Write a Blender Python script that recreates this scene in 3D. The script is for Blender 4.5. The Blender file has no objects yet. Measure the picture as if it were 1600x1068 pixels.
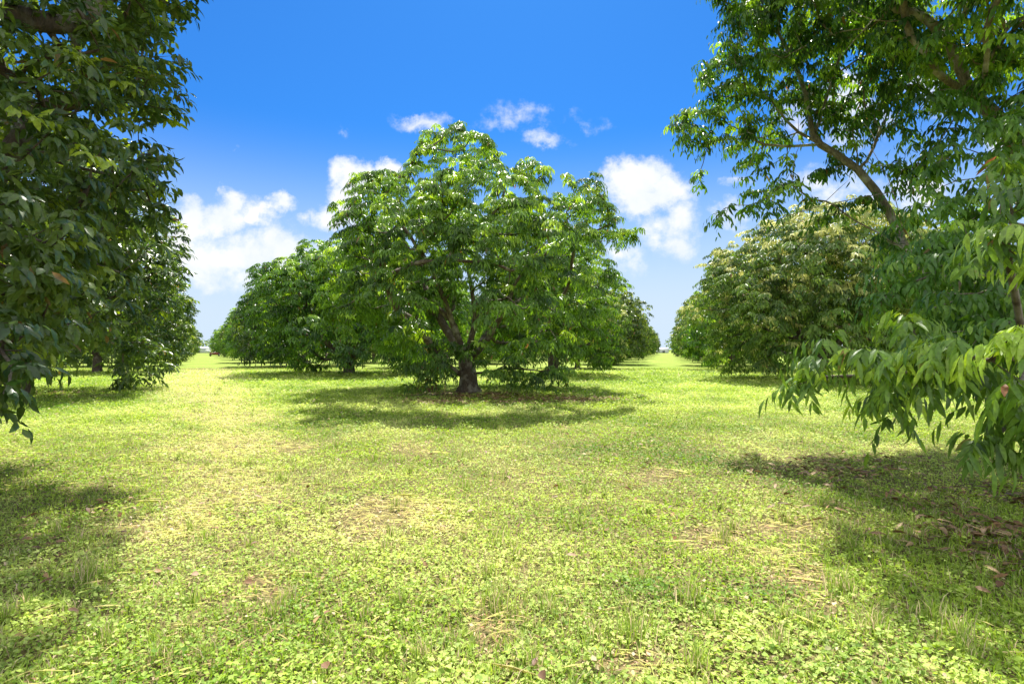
import bpy, math, random
import numpy as np
from mathutils import Vector

scene = bpy.context.scene
PI = math.pi
F, CX, HY, CAMH = 860.0, 800.0, 545.5, 1.6

# ------------------------------------------------------------------ camera
cam_d = bpy.data.cameras.new("camera")
cam_d.sensor_width = 36.0
cam_d.lens = 36.0 * F / 1600.0
cam_d.clip_start = 0.05
cam_d.clip_end = 6000
cam = bpy.data.objects.new("camera", cam_d)
scene.collection.objects.link(cam)
cam.location = (0, 0, CAMH)
cam.rotation_euler = (math.radians(90) + math.atan((HY - 534) / F), 0, 0)
scene.camera = cam

# ------------------------------------------------------------------ light
SUN_DIR = Vector((0.02, 0.47, 0.90)).normalized()      # towards the sun
sun_d = bpy.data.lights.new("sun", 'SUN')
sun_d.energy = 4.6
sun_d.angle = math.radians(0.55)
sun_d.color = (1.0, 0.955, 0.87)
sun = bpy.data.objects.new("sun", sun_d)
scene.collection.objects.link(sun)
sun.rotation_euler = SUN_DIR.to_track_quat('Z', 'Y').to_euler()
SUN_EL = math.asin(SUN_DIR.z)
SUN_AZ = math.atan2(SUN_DIR.x, SUN_DIR.y)

scene.view_settings.view_transform = 'Standard'
scene.view_settings.look = 'None'
scene.view_settings.exposure = 1.25
scene.view_settings.gamma = 1.0
SKY_STRENGTH = 0.115
try:
    scene.cycles.max_bounces = 7
    scene.cycles.transparent_max_bounces = 4
    scene.cycles.transmission_bounces = 5
    scene.cycles.diffuse_bounces = 4
    scene.cycles.glossy_bounces = 2
    scene.cycles.caustics_reflective = False
    scene.cycles.caustics_refractive = False
except Exception:
    pass

world = bpy.data.worlds.new("World")
scene.world = world
world.use_nodes = True


def build_world():
    nt = world.node_tree
    N, L = nt.nodes, nt.links
    N.clear()
    out = N.new('ShaderNodeOutputWorld')
    sky = N.new('ShaderNodeTexSky')
    sky.sky_type = 'NISHITA'
    sky.sun_disc = False
    sky.sun_elevation = SUN_EL
    sky.sun_rotation = SUN_AZ
    sky.altitude = 0
    sky.air_density = 1.0
    sky.dust_density = 0.6
    sky.ozone_density = 2.5

    def math_n(op, a, b=None, c=None, clamp=False):
        n = N.new('ShaderNodeMath')
        n.operation = op
        n.use_clamp = clamp
        for i, v in enumerate((a, b, c)):
            if v is None:
                continue
            if isinstance(v, (int, float)):
                n.inputs[i].default_value = v
            else:
                L.new(v, n.inputs[i])
        return n.outputs[0]

    tc = N.new('ShaderNodeTexCoord')
    sep = N.new('ShaderNodeSeparateXYZ')
    L.new(tc.outputs['Generated'], sep.inputs[0])
    x, y, z = sep.outputs
    ys = math_n('MAXIMUM', y, 0.02)
    u = math_n('DIVIDE', x, ys)
    v = math_n('DIVIDE', z, ys)
    comb = N.new('ShaderNodeCombineXYZ')
    L.new(u, comb.inputs[0])
    L.new(v, comb.inputs[1])
    nz = N.new('ShaderNodeTexNoise')
    nz.inputs['Scale'].default_value = 15.0
    nz.inputs['Detail'].default_value = 8.0
    nz.inputs['Roughness'].default_value = 0.62
    L.new(comb.outputs[0], nz.inputs['Vector'])
    nz2 = N.new('ShaderNodeTexNoise')
    nz2.inputs['Scale'].default_value = 9.0
    nz2.inputs['Detail'].default_value = 9.0
    nz2.inputs['Roughness'].default_value = 0.62
    L.new(comb.outputs[0], nz2.inputs['Vector'])
    # warp
    sub = N.new('ShaderNodeVectorMath'); sub.operation = 'SUBTRACT'
    L.new(nz2.outputs['Color'], sub.inputs[0]); sub.inputs[1].default_value = (.5, .5, .5)
    sc = N.new('ShaderNodeVectorMath'); sc.operation = 'SCALE'
    L.new(sub.outputs[0], sc.inputs[0]); sc.inputs[3].default_value = 0.13
    add = N.new('ShaderNodeVectorMath'); add.operation = 'ADD'
    L.new(comb.outputs[0], add.inputs[0]); L.new(sc.outputs[0], add.inputs[1])
    p = add.outputs[0]
    blobs = [(350, 332, 62, 26, 1), (365, 312, 24, 22, 1), (295, 348, 42, 36, 1), (404, 335, 24, 15, 1),
             (437, 313, 16, 15, .85), (474, 336, 22, 12, .55), (432, 388, 42, 34, 1), (365, 402, 95, 30, .9),
             (300, 395, 60, 42, .9), (480, 392, 45, 28, .7), (380, 430, 130, 26, .5),
             (604, 250, 20, 18, 1.1), (565, 270, 38, 22, 1), (542, 300, 28, 38, 1), (512, 332, 28, 20, .9),
             (668, 186, 48, 16, .5), (846, 184, 78, 22, .34), (850, 220, 46, 13, .42), (785, 196, 60, 18, .32), (915, 192, 50, 14, .3),
             (375, 222, 10, 8, .4), (532, 206, 14, 10, .3), (905, 190, 40, 14, .28),
             (998, 280, 48, 30, 1.05), (1040, 302, 44, 28, 1), (1010, 312, 52, 20, .9), (1055, 352, 42, 28, .75),
             (972, 386, 44, 16, .62), (1045, 384, 36, 24, .62), (1010, 405, 80, 22, .4),
             (1310, 170, 70, 50, .75), (1425, 290, 60, 26, .8), (1150, 282, 22, 10, .5),
             (1140, 340, 30, 18, .7), (1300, 290, 80, 22, .6), (1450, 130, 60, 40, .6), (1585, 225, 60, 30, .7)]
    cur = None
    for (bx, by, rx, ry, w) in blobs:
        cu, cv = (bx - CX) / F, (HY - by) / F
        s = N.new('ShaderNodeVectorMath'); s.operation = 'SUBTRACT'
        L.new(p, s.inputs[0]); s.inputs[1].default_value = (cu, cv, 0)
        m = N.new('ShaderNodeVectorMath'); m.operation = 'MULTIPLY'
        L.new(s.outputs[0], m.inputs[0]); m.inputs[1].default_value = (F / (rx * 1.75), F / (ry * 1.75), 0)
        ln = N.new('ShaderNodeVectorMath'); ln.operation = 'LENGTH'
        L.new(m.outputs[0], ln.inputs[0])
        val = math_n('MULTIPLY', math_n('SUBTRACT', 1.0, ln.outputs[1], clamp=True), 1.0 * w)
        cur = val if cur is None else math_n('MAXIMUM', cur, val)
    # billowy erosion
    er = math_n('MULTIPLY_ADD', nz.outputs['Fac'], 1.5, -0.75)
    gate = math_n('MULTIPLY', cur, 5.0, clamp=True)
    dens = math_n('ADD', cur, math_n('MULTIPLY', er, gate))
    mr = N.new('ShaderNodeMapRange'); mr.interpolation_type = 'SMOOTHSTEP'
    L.new(dens, mr.inputs[0])
    mr.inputs[1].default_value = 0.13; mr.inputs[2].default_value = 0.74
    mr.inputs[3].default_value = 0.0; mr.inputs[4].default_value = 1.0
    fwd = math_n('GREATER_THAN', y, 0.05)
    alpha = math_n('MULTIPLY', mr.outputs[0], fwd)
    # added bright fill clouds, out of view overhead and behind, to lift ambient light
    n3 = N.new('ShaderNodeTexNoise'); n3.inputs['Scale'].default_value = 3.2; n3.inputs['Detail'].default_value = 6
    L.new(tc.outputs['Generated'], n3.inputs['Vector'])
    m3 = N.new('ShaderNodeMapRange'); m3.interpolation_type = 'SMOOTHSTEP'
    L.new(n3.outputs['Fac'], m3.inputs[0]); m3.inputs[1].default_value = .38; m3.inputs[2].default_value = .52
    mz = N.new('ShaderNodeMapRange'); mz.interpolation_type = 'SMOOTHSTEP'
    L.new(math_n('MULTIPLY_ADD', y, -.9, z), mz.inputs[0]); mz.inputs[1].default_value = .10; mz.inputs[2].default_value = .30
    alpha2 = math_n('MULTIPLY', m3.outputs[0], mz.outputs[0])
    # horizon veil: thin white air near the horizon
    hz = N.new('ShaderNodeMapRange'); hz.interpolation_type = 'SMOOTHSTEP'
    L.new(z, hz.inputs[0])
    hz.inputs[1].default_value = 0.04; hz.inputs[2].default_value = 0.38
    hz.inputs[3].default_value = 1.0; hz.inputs[4].default_value = 0.0
    hs = N.new('ShaderNodeVectorMath'); hs.operation = 'MULTIPLY'
    hs.inputs[1].default_value = (.083, .312, .59)
    L.new(sky.outputs[0], hs.inputs[0])
    veil = N.new('ShaderNodeMix'); veil.data_type = 'RGBA'
    L.new(hz.outputs[0], veil.inputs['Factor'])
    L.new(hs.outputs[0], veil.inputs[6])
    veil.inputs[7].default_value = (2.5, 3.05, 3.65, 1)
    # clouds, slightly grey-blue in their thick lower parts
    shade = N.new('ShaderNodeMapRange')
    L.new(nz2.outputs['Fac'], shade.inputs[0])
    shade.inputs[1].default_value = 0.3; shade.inputs[2].default_value = 0.62
    cc = N.new('ShaderNodeMix'); cc.data_type = 'RGBA'
    L.new(shade.outputs[0], cc.inputs['Factor'])
    cc.inputs[6].default_value = (3.1, 3.4, 3.8, 1)
    cc.inputs[7].default_value = (4.0, 4.0, 4.05, 1)
    mx = N.new('ShaderNodeMix'); mx.data_type = 'RGBA'
    L.new(alpha, mx.inputs['Factor'])
    L.new(veil.outputs[2], mx.inputs[6])
    L.new(cc.outputs[2], mx.inputs[7])
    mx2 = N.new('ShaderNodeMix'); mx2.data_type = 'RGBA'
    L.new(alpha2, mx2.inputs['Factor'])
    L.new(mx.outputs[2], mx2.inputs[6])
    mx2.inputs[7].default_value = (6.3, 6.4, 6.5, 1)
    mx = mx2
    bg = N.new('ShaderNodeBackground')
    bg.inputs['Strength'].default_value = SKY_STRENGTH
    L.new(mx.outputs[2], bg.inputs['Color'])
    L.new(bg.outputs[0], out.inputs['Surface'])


build_world()
try:
    world.cycles.sampling_method = 'MANUAL'
    world.cycles.sample_map_resolution = 512
except Exception:
    pass

# ------------------------------------------------------------------ helpers
rng = np.random.default_rng(7)
COL = scene.collection


def W(px, py, d):
    """point seen at photo pixel (px,py) at forward distance d (metres)"""
    return np.array([(px - CX) / F * d, d, CAMH + (HY - py) / F * d])


def G(px, py):
    d = CAMH * F / (py - HY)
    return np.array([(px - CX) / F * d, d])


def norm(a):
    return a / np.maximum(np.linalg.norm(a, axis=-1, keepdims=True), 1e-9)


def mesh_from(name, verts, faces_flat, loop_tot, mat, parent=None, colors=None, smooth=True):
    me = bpy.data.meshes.new(name)
    verts = np.asarray(verts, dtype=np.float32)
    faces_flat = np.asarray(faces_flat, dtype=np.int32)
    loop_tot = np.asarray(loop_tot, dtype=np.int32)
    me.vertices.add(len(verts))
    me.vertices.foreach_set('co', verts.ravel())
    me.loops.add(len(faces_flat))
    me.loops.foreach_set('vertex_index', faces_flat)
    me.polygons.add(len(loop_tot))
    starts = np.zeros(len(loop_tot), dtype=np.int32)
    starts[1:] = np.cumsum(loop_tot)[:-1]
    me.polygons.foreach_set('loop_start', starts)
    me.polygons.foreach_set('loop_total', loop_tot)
    if smooth:
        me.polygons.foreach_set('use_smooth', np.ones(len(loop_tot), dtype=bool))
    me.update(calc_edges=True)
    if colors is not None:
        at = me.color_attributes.new('tint', 'FLOAT_COLOR', 'POINT')
        c = np.ones((len(verts), 4), dtype=np.float32)
        c[:, :3] = colors
        at.data.foreach_set('color', c.ravel())
    me.materials.append(mat)
    ob = bpy.data.objects.new(name, me)
    COL.objects.link(ob)
    if parent is not None:
        ob.parent = parent
    return ob


def tag(o, label=None, cat=None, group=None, kind=None):
    if label: o['label'] = label
    if cat: o['category'] = cat
    if group: o['group'] = group
    if kind: o['kind'] = kind
    return o


def value_noise(x, y, seed=0):
    r = np.random.default_rng(seed)
    T = r.random((256, 256))
    xi, yi = np.floor(x).astype(int), np.floor(y).astype(int)
    fx, fy = x - xi, y - yi
    fx = fx * fx * (3 - 2 * fx); fy = fy * fy * (3 - 2 * fy)
    a = T[xi % 256, yi % 256]; b = T[(xi + 1) % 256, yi % 256]
    c = T[xi % 256, (yi + 1) % 256]; d = T[(xi + 1) % 256, (yi + 1) % 256]
    return (a * (1 - fx) + b * fx) * (1 - fy) + (c * (1 - fx) + d * fx) * fy


def fbm(x, y, seed=0, o=3):
    s = 0; t = 0; a = 1
    for i in range(o):
        s = s + a * value_noise(x * 2 ** i + 13.7 * i, y * 2 ** i - 7.1 * i, seed + i); t += a; a *= .55
    return s / t


# ------------------------------------------------------------------ materials
def new_mat(name):
    m = bpy.data.materials.new(name)
    m.use_nodes = True
    nt = m.node_tree
    nt.nodes.clear()
    return m, nt.nodes, nt.links


def leaf_material(name, dark, light, young, dry, rough=0.42, trans=0.34, tr_gain=1.6, spec=0.45):
    m, N, L = new_mat(name)
    out = N.new('ShaderNodeOutputMaterial')
    at = N.new('ShaderNodeAttribute'); at.attribute_name = 'tint'
    sep = N.new('ShaderNodeSeparateColor'); L.new(at.outputs['Color'], sep.inputs[0])

    def mix(f, a, b):
        n = N.new('ShaderNodeMix'); n.data_type = 'RGBA'
        L.new(f, n.inputs['Factor'])
        for k, v in ((6, a), (7, b)):
            if isinstance(v, tuple): n.inputs[k].default_value = (*v, 1)
            else: L.new(v, n.inputs[k])
        return n.outputs[2]
    c = mix(sep.outputs[0], dark, light)
    c = mix(sep.outputs[1], c, young)
    c = mix(sep.outputs[2], c, dry)
    oi = N.new('ShaderNodeObjectInfo')
    mr = N.new('ShaderNodeMapRange'); L.new(oi.outputs['Random'], mr.inputs[0])
    mr.inputs[3].default_value = 0.8; mr.inputs[4].default_value = 1.2
    hs = N.new('ShaderNodeHueSaturation'); L.new(c, hs.inputs['Color']); L.new(mr.outputs[0], hs.inputs['Value'])
    mr2 = N.new('ShaderNodeMapRange'); L.new(oi.outputs['Random'], mr2.inputs[0])
    mr2.inputs[3].default_value = 0.512; mr2.inputs[4].default_value = 0.49
    L.new(mr2.outputs[0], hs.inputs['Hue'])
    c = hs.outputs[0]
    tcn = N.new('ShaderNodeTexCoord')
    nzl = N.new('ShaderNodeTexNoise'); nzl.inputs['Scale'].default_value = 38; nzl.inputs['Detail'].default_value = 3
    L.new(tcn.outputs['Object'], nzl.inputs['Vector'])
    mrn = N.new('ShaderNodeMapRange'); L.new(nzl.outputs['Fac'], mrn.inputs[0])
    mrn.inputs[1].default_value = .3; mrn.inputs[2].default_value = .7
    mrn.inputs[3].default_value = .72; mrn.inputs[4].default_value = 1.25
    hv = N.new('ShaderNodeVectorMath'); hv.operation = 'SCALE'
    L.new(c, hv.inputs[0]); L.new(mrn.outputs[0], hv.inputs[3])
    c = hv.outputs[0]
    pb = N.new('ShaderNodeBsdfPrincipled')
    L.new(c, pb.inputs['Base Color'])
    pb.inputs['Roughness'].default_value = rough
    pb.inputs['Specular IOR Level'].default_value = spec
    tr = N.new('ShaderNodeBsdfTranslucent')
    hs2 = N.new('ShaderNodeHueSaturation'); L.new(c, hs2.inputs['Color'])
    hs2.inputs['Value'].default_value = tr_gain; hs2.inputs['Hue'].default_value = 0.49
    hs2.inputs['Saturation'].default_value = 1.1
    L.new(hs2.outputs[0], tr.inputs['Color'])
    ms = N.new('ShaderNodeMixShader'); ms.inputs[0].default_value = trans
    L.new(pb.outputs[0], ms.inputs[1]); L.new(tr.outputs[0], ms.inputs[2])
    L.new(ms.outputs[0], out.inputs['Surface'])
    return m


M_LYCHEE = leaf_material('lychee_leaf', (.026, .078, .012), (.13, .26, .032), (.40, .58, .07), (.26, .12, .05), rough=.38, spec=.5, trans=.37)
M_LYCHEE_PALE = leaf_material('flowering_leaf', (.032, .082, .014), (.14, .24, .034), (.60, .60, .22), (.30, .17, .08), rough=.45, trans=.37)
M_BROAD = leaf_material('broad_dark_leaf', (.028, .066, .014), (.11, .175, .032), (.34, .44, .045), (.24, .13, .05), rough=.34, spec=.6, trans=.38)
M_GRASS = leaf_material('grass_blades', (.09, .20, .022), (.41, .56, .075), (.72, .79, .27), (.66, .50, .36), rough=.6, trans=.38, tr_gain=1.25, spec=.25)
M_LITTER = leaf_material('fallen_leaf', (.12, .055, .024), (.28, .135, .055), (.48, .31, .15), (.10, .05, .03), rough=.6, trans=.08, tr_gain=1.1)


def bark_material(name, c1, c2, c3):
    m, N, L = new_mat(name)
    out = N.new('ShaderNodeOutputMaterial')
    pb = N.new('ShaderNodeBsdfPrincipled'); pb.inputs['Roughness'].default_value = .85
    tc = N.new('ShaderNodeTexCoord')
    mp = N.new('ShaderNodeMapping'); mp.inputs['Scale'].default_value = (1, 1, .35)
    L.new(tc.outputs['Object'], mp.inputs[0])
    n1 = N.new('ShaderNodeTexNoise'); n1.inputs['Scale'].default_value = 24; n1.inputs['Detail'].default_value = 10; n1.inputs['Roughness'].default_value = .65
    L.new(mp.outputs[0], n1.inputs['Vector'])
    r = N.new('ShaderNodeValToRGB'); L.new(n1.outputs['Fac'], r.inputs[0])
    e = r.color_ramp.elements
    e[0].position = .32; e[0].color = (*c1, 1); e[1].position = .68; e[1].color = (*c2, 1)
    n2 = N.new('ShaderNodeTexNoise'); n2.inputs['Scale'].default_value = 3.2; n2.inputs['Detail'].default_value = 5
    L.new(tc.outputs['Object'], n2.inputs['Vector'])
    r2 = N.new('ShaderNodeValToRGB'); L.new(n2.outputs['Fac'], r2.inputs[0])
    r2.color_ramp.elements[0].position = .5; r2.color_ramp.elements[1].position = .62
    mx = N.new('ShaderNodeMix'); mx.data_type = 'RGBA'
    L.new(r2.outputs[0], mx.inputs['Factor']); L.new(r.outputs[0], mx.inputs[6]); mx.inputs[7].default_value = (*c3, 1)
    L.new(mx.outputs[2], pb.inputs['Base Color'])
    b = N.new('ShaderNodeBump'); b.inputs['Strength'].default_value = 1.0; b.inputs['Distance'].default_value = .05
    L.new(n1.outputs['Fac'], b.inputs['Height']); L.new(b.outputs[0], pb.inputs['Normal'])
    L.new(pb.outputs[0], out.inputs[0])
    return m


M_BARK = bark_material('grey_brown_bark', (.045, .032, .022), (.16, .12, .085), (.28, .25, .20))
M_BARK_P = bark_material('pale_bark', (.10, .075, .055), (.32, .27, .20), (.45, .43, .36))
M_BARK_D = bark_material('dark_bark', (.035, .025, .02), (.12, .085, .06), (.17, .15, .12))


def flat_mat(name, col, rough=.6, noise=0.15, metallic=0.0):
    m, N, L = new_mat(name)
    out = N.new('ShaderNodeOutputMaterial')
    pb = N.new('ShaderNodeBsdfPrincipled'); pb.inputs['Roughness'].default_value = rough
    pb.inputs['Metallic'].default_value = metallic
    tc = N.new('ShaderNodeTexCoord')
    n1 = N.new('ShaderNodeTexNoise'); n1.inputs['Scale'].default_value = 6; n1.inputs['Detail'].default_value = 6
    L.new(tc.outputs['Object'], n1.inputs['Vector'])
    mx = N.new('ShaderNodeMix'); mx.data_type = 'RGBA'
    L.new(n1.outputs['Fac'], mx.inputs['Factor'])
    mx.inputs[6].default_value = (*[c * (1 - noise) for c in col], 1)
    mx.inputs[7].default_value = (*[min(1, c * (1 + noise)) for c in col], 1)
    L.new(mx.outputs[2], pb.inputs['Base Color'])
    L.new(pb.outputs[0], out.inputs[0])
    return m


# ------------------------------------------------------------------ leaves
def leaf_arrays(base, d, n, ln, wd, col, hq):
    """base,d,n: (k,3); ln,wd:(k,); col:(k,3). returns verts, faces, loop totals, colours"""
    k = len(base)
    d = norm(d)
    s = norm(np.cross(d, n))
    n = np.cross(s, d)
    ln = ln[:, None]; wd = wd[:, None]
    if hq:
        ts = (0.0, 0.32, 0.68, 1.0); ws = (0, 1.0, .82, 0); sag = (0, .03, .12, .26)
        mid = [base + d * ln * t - n * ln * g for t, g in zip(ts, sag)]
        vs = [mid[0], mid[1] + s * wd * .5 * ws[1] + n * wd * .13, mid[1], mid[1] - s * wd * .5 * ws[1] + n * wd * .13,
              mid[2] + s * wd * .5 * ws[2] + n * wd * .11, mid[2], mid[2] - s * wd * .5 * ws[2] + n * wd * .11, mid[3]]
        V = np.stack(vs, 1).reshape(-1, 3)
        tri = np.array([0, 1, 2, 0, 2, 3, 1, 4, 5, 2, 2, 5, 6, 3, 4, 7, 5, 5, 7, 6])
        lt = np.tile(np.array([3, 3, 4, 4, 3, 3]), k)
        Fc = (tri[None, :] + (np.arange(k) * 8)[:, None]).ravel()
        C = np.repeat(col, 8, axis=0)
    else:
        mid = base + d * ln * .45 - n * ln * .02
        tip = base + d * ln - n * ln * .14
        V = np.stack([base, mid + s * wd * .5 + n * wd * .1, tip, mid - s * wd * .5 + n * wd * .1], 1).reshape(-1, 3)
        tri = np.array([0, 1, 2, 0, 2, 3])
        lt = np.full(k * 2, 3)
        Fc = (tri[None, :] + (np.arange(k) * 4)[:, None]).ravel()
        C = np.repeat(col, 4, axis=0)
    return V, Fc, lt, C


def sprays(T, out, r, style, arcs, per, L, leaf_l, leaf_w, hq, young, tone, dry=0.01):
    """T: (n,3) twig tips, out: (n,3) outward direction. young:(n,) 0..1; tone:(n,) 0..1 """
    n = len(T)
    up = np.array([0, 0, 1.0])
    tot = n * arcs
    t0 = np.repeat(T, arcs, 0); o = np.repeat(out, arcs, 0)
    az = np.tile(np.arange(arcs) * 2 * PI / arcs, n) + np.repeat(r.random(n) * 2 * PI, arcs) + r.normal(0, .35, tot)
    h = np.stack([np.cos(az), np.sin(az), np.zeros(tot)], 1)
    if style == 'pinnate':
        d0 = norm(h * .9 + o * .75 + up * (.35 + r.random((tot, 1)) * .35))
        droop = .75
    else:
        d0 = norm(h * .9 + o * .8 + up * (.1 + r.random((tot, 1)) * .3))
        droop = .35
    Ls = L * (.7 + .6 * r.random(tot))
    tk = (np.arange(per) + .6) / per
    t = np.tile(tk, tot) + r.normal(0, .04, tot * per)
    D0 = np.repeat(d0, per, 0); LL = np.repeat(Ls, per)[:, None]; tt = t[:, None]
    base = np.repeat(t0, per, 0) + D0 * LL * tt - up * LL * droop * tt ** 2
    tan = norm(D0 - up * 2 * droop * tt)
    side = norm(np.cross(tan, up) + 1e-6)
    sg = np.where(np.arange(tot * per) % 2 == 0, 1.0, -1.0)[:, None]
    jit = r.normal(0, .22 if style == 'pinnate' else .42, (tot * per, 3))
    if style == 'pinnate':
        d = norm(tan * .7 + side * sg * .75 - up * (.75 + .5 * tt) + jit)
    else:
        d = norm(tan * .9 + side * sg * .7 - up * .75 + np.repeat(o, per, 0) * .2 + jit * 1.2)
    nn = norm(np.repeat(o, per, 0) * .5 + up * .8 + tan * .25 + r.normal(0, .3 if style == 'pinnate' else .55, (tot * per, 3)))
    k = tot * per
    ll = leaf_l * (.55 + .75 * r.random(k)); ww = leaf_w * (.75 + .5 * r.random(k))
    tone_l = np.clip(np.repeat(np.repeat(tone, arcs), per) + r.normal(0, .16, k), 0, 1)
    y_l = np.clip(np.repeat(np.repeat(young, arcs), per) + r.normal(0, .07, k), 0, 1)
    dr = np.where(r.random(k) < dry, .3 + .7 * r.random(k), 0)
    col = np.stack([tone_l, y_l, dr], 1)
    return leaf_arrays(base, d, nn, ll, ww, col, hq)


# ------------------------------------------------------------------ skeleton (balanced spanning tree)
def grow(chains, pts, bf=.25):
    """chains: list of polylines (first is the trunk; later ones start near an existing node)."""
    nodes, parent = [], []
    for ci, ch in enumerate(chains):
        ch = [np.asarray(c, float) for c in ch]
        if ci == 0:
            prev = -1
            start = 0
        else:
            A = np.array(nodes)
            prev = int(np.argmin(((A - ch[0]) ** 2).sum(1)))
            start = 0
        for k in range(start, len(ch)):
            a = nodes[prev] if prev >= 0 else None
            if a is not None:
                dist = np.linalg.norm(ch[k] - a)
                m = max(1, int(dist / .35))
                for q in range(1, m):
                    nodes.append(a + (ch[k] - a) * q / m + rng.normal(0, .045, 3)); parent.append(prev); prev = len(nodes) - 1
            nodes.append(ch[k]); parent.append(prev); prev = len(nodes) - 1
    n0 = len(nodes)
    P = np.asarray(pts)
    n = len(P)
    A = np.array(nodes)
    plen = np.zeros(n0 + n)
    for i in range(n0):
        if parent[i] >= 0:
            plen[i] = plen[parent[i]] + np.linalg.norm(A[i] - A[parent[i]])
    allow = np.arange(n0) >= max(1, int(0.0))
    zmin = CH_MIN[0]
    best = np.full(n, 1e9); bp = np.zeros(n, int)
    for j in range(n0):
        if A[j][2] < zmin:
            continue
        d = np.linalg.norm(P - A[j], axis=1)
        c = d + bf * plen[j]
        u_ = c < best
        best[u_] = c[u_]; bp[u_] = j
    done = np.zeros(n, bool)
    allp = np.vstack([A, P])
    par = list(parent) + [-1] * n
    for _ in range(n):
        i = int(np.argmin(np.where(done, 1e9, best)))
        done[i] = True
        j = bp[i]
        par[n0 + i] = j
        plen[n0 + i] = plen[j] + np.linalg.norm(P[i] - allp[j])
        d = np.linalg.norm(P - P[i], axis=1)
        c = d + bf * plen[n0 + i]
        u_ = (~done) & (c < best)
        best[u_] = c[u_]; bp[u_] = n0 + i
    # subdivide long edges with a little wander
    nodes = [allp[i] for i in range(len(allp))]
    par = list(par)
    for i in range(n0, n0 + n):
        a = nodes[par[i]]; b = nodes[i]
        dist = np.linalg.norm(b - a)
        m = int(dist / .4)
        if m >= 1:
            prev = par[i]
            for q in range(1, m + 1):
                f = q / (m + 1)
                mid = a + (b - a) * f + rng.normal(0, .05, 3) * min(1, dist) + np.array([0, 0, .12 * dist * f * (1 - f) * 2])
                nodes.append(mid); par.append(prev); prev = len(nodes) - 1
            par[i] = prev
    return np.array(nodes), np.array(par), n0, n


CH_MIN = [0.5]


def topo(par):
    n = len(par)
    kids = [[] for _ in range(n)]
    root = 0
    for i, p in enumerate(par):
        if p >= 0: kids[p].append(i)
        else: root = i
    order = []
    st = [root]
    while st:
        i = st.pop(); order.append(i); st.extend(kids[i])
    return kids, order


def tube_mesh(nodes, par, r_tip, r_trunk, min_r, flare=1.5, ex=2.25):
    kids, order = topo(par)
    n = len(nodes)
    acc = np.zeros(n)
    for i in reversed(order):
        if not kids[i]: acc[i] = r_tip ** ex
        acc_i = acc[i]
        if par[i] >= 0: acc[par[i]] += acc_i
    rad = acc ** (1 / ex)
    k = (r_trunk - r_tip) / max(rad[order[0]] - r_tip, 1e-6)
    rad = r_tip + (rad - r_tip) * k
    # smooth positions
    P = nodes.copy()
    for _ in range(2):
        Q = P.copy()
        for i in order[1:]:
            if kids[i]:
                m = max(kids[i], key=lambda q: rad[q])
                Q[i] = P[i] * .5 + (P[par[i]] + P[m]) * .25
        P = Q
    base_z = P[order[0]][2]
    V, Fc, LT = [], [], []
    off = 0
    heads = [order[0]]
    while heads:
        h = heads.pop()
        chain = [h]
        while kids[chain[-1]]:
            ks = sorted(kids[chain[-1]], key=lambda q: -rad[q])
            chain.append(ks[0]); heads.extend(ks[1:])
        full = ([par[h]] if par[h] >= 0 else []) + chain
        pts = P[full]
        rr = rad[full].copy()
        if par[h] >= 0: rr[0] = min(rr[0], rad[h] * 1.15)
        keep = rr >= min_r
        if keep.sum() < 2: continue
        last = np.where(keep)[0][-1]
        pts = pts[:last + 1]; rr = rr[:last + 1]
        if len(pts) < 2: continue
        m = 10 if rr.max() > .06 else (6 if rr.max() > .02 else 4)
        if par[h] < 0: m = 18
        tg = np.gradient(pts, axis=0); tg = norm(tg)
        ref = np.array([1.0, .1, .05]) if abs(tg[0][0]) < .8 else np.array([.1, 1.0, .05])
        a = np.zeros_like(tg); a[0] = norm(np.cross(tg[0], ref))
        for q_ in range(1, len(tg)):
            v_ = a[q_ - 1] - tg[q_] * np.dot(a[q_ - 1], tg[q_])
            a[q_] = v_ / max(np.linalg.norm(v_), 1e-6)
        b = np.cross(tg, a)
        th = np.arange(m) * 2 * PI / m
        R = rr[:, None] * np.ones(m)[None, :]
        if rr.max() > .05:
            R = R * (1 + .10 * np.sin(3 * th + rng.random() * 6)[None, :] + rng.normal(0, .075, R.shape))
        if par[h] < 0:
            zz = pts[:, 2] - base_z
            fl = 1 + (flare - 1) * np.exp(-zz / .22)
            R = R * (1 + (fl[:, None] - 1) * (1 + .45 * np.sin(5 * th + 1.0)[None, :]))
        R[-1] *= .25
        ring = pts[:, None, :] + R[:, :, None] * (np.cos(th)[None, :, None] * a[:, None, :] + np.sin(th)[None, :, None] * b[:, None, :])
        V.append(ring.reshape(-1, 3))
        q = len(pts)
        i0 = (np.arange(q - 1)[:, None] * m + np.arange(m)[None, :])
        i1 = (np.arange(q - 1)[:, None] * m + (np.arange(m)[None, :] + 1) % m)
        f = np.stack([i0, i1, i1 + m, i0 + m], -1).reshape(-1) + off
        Fc.append(f); LT.append(np.full((q - 1) * m, 4))
        off += q * m
    return np.vstack(V), np.concatenate(Fc), np.concatenate(LT), P


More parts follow.
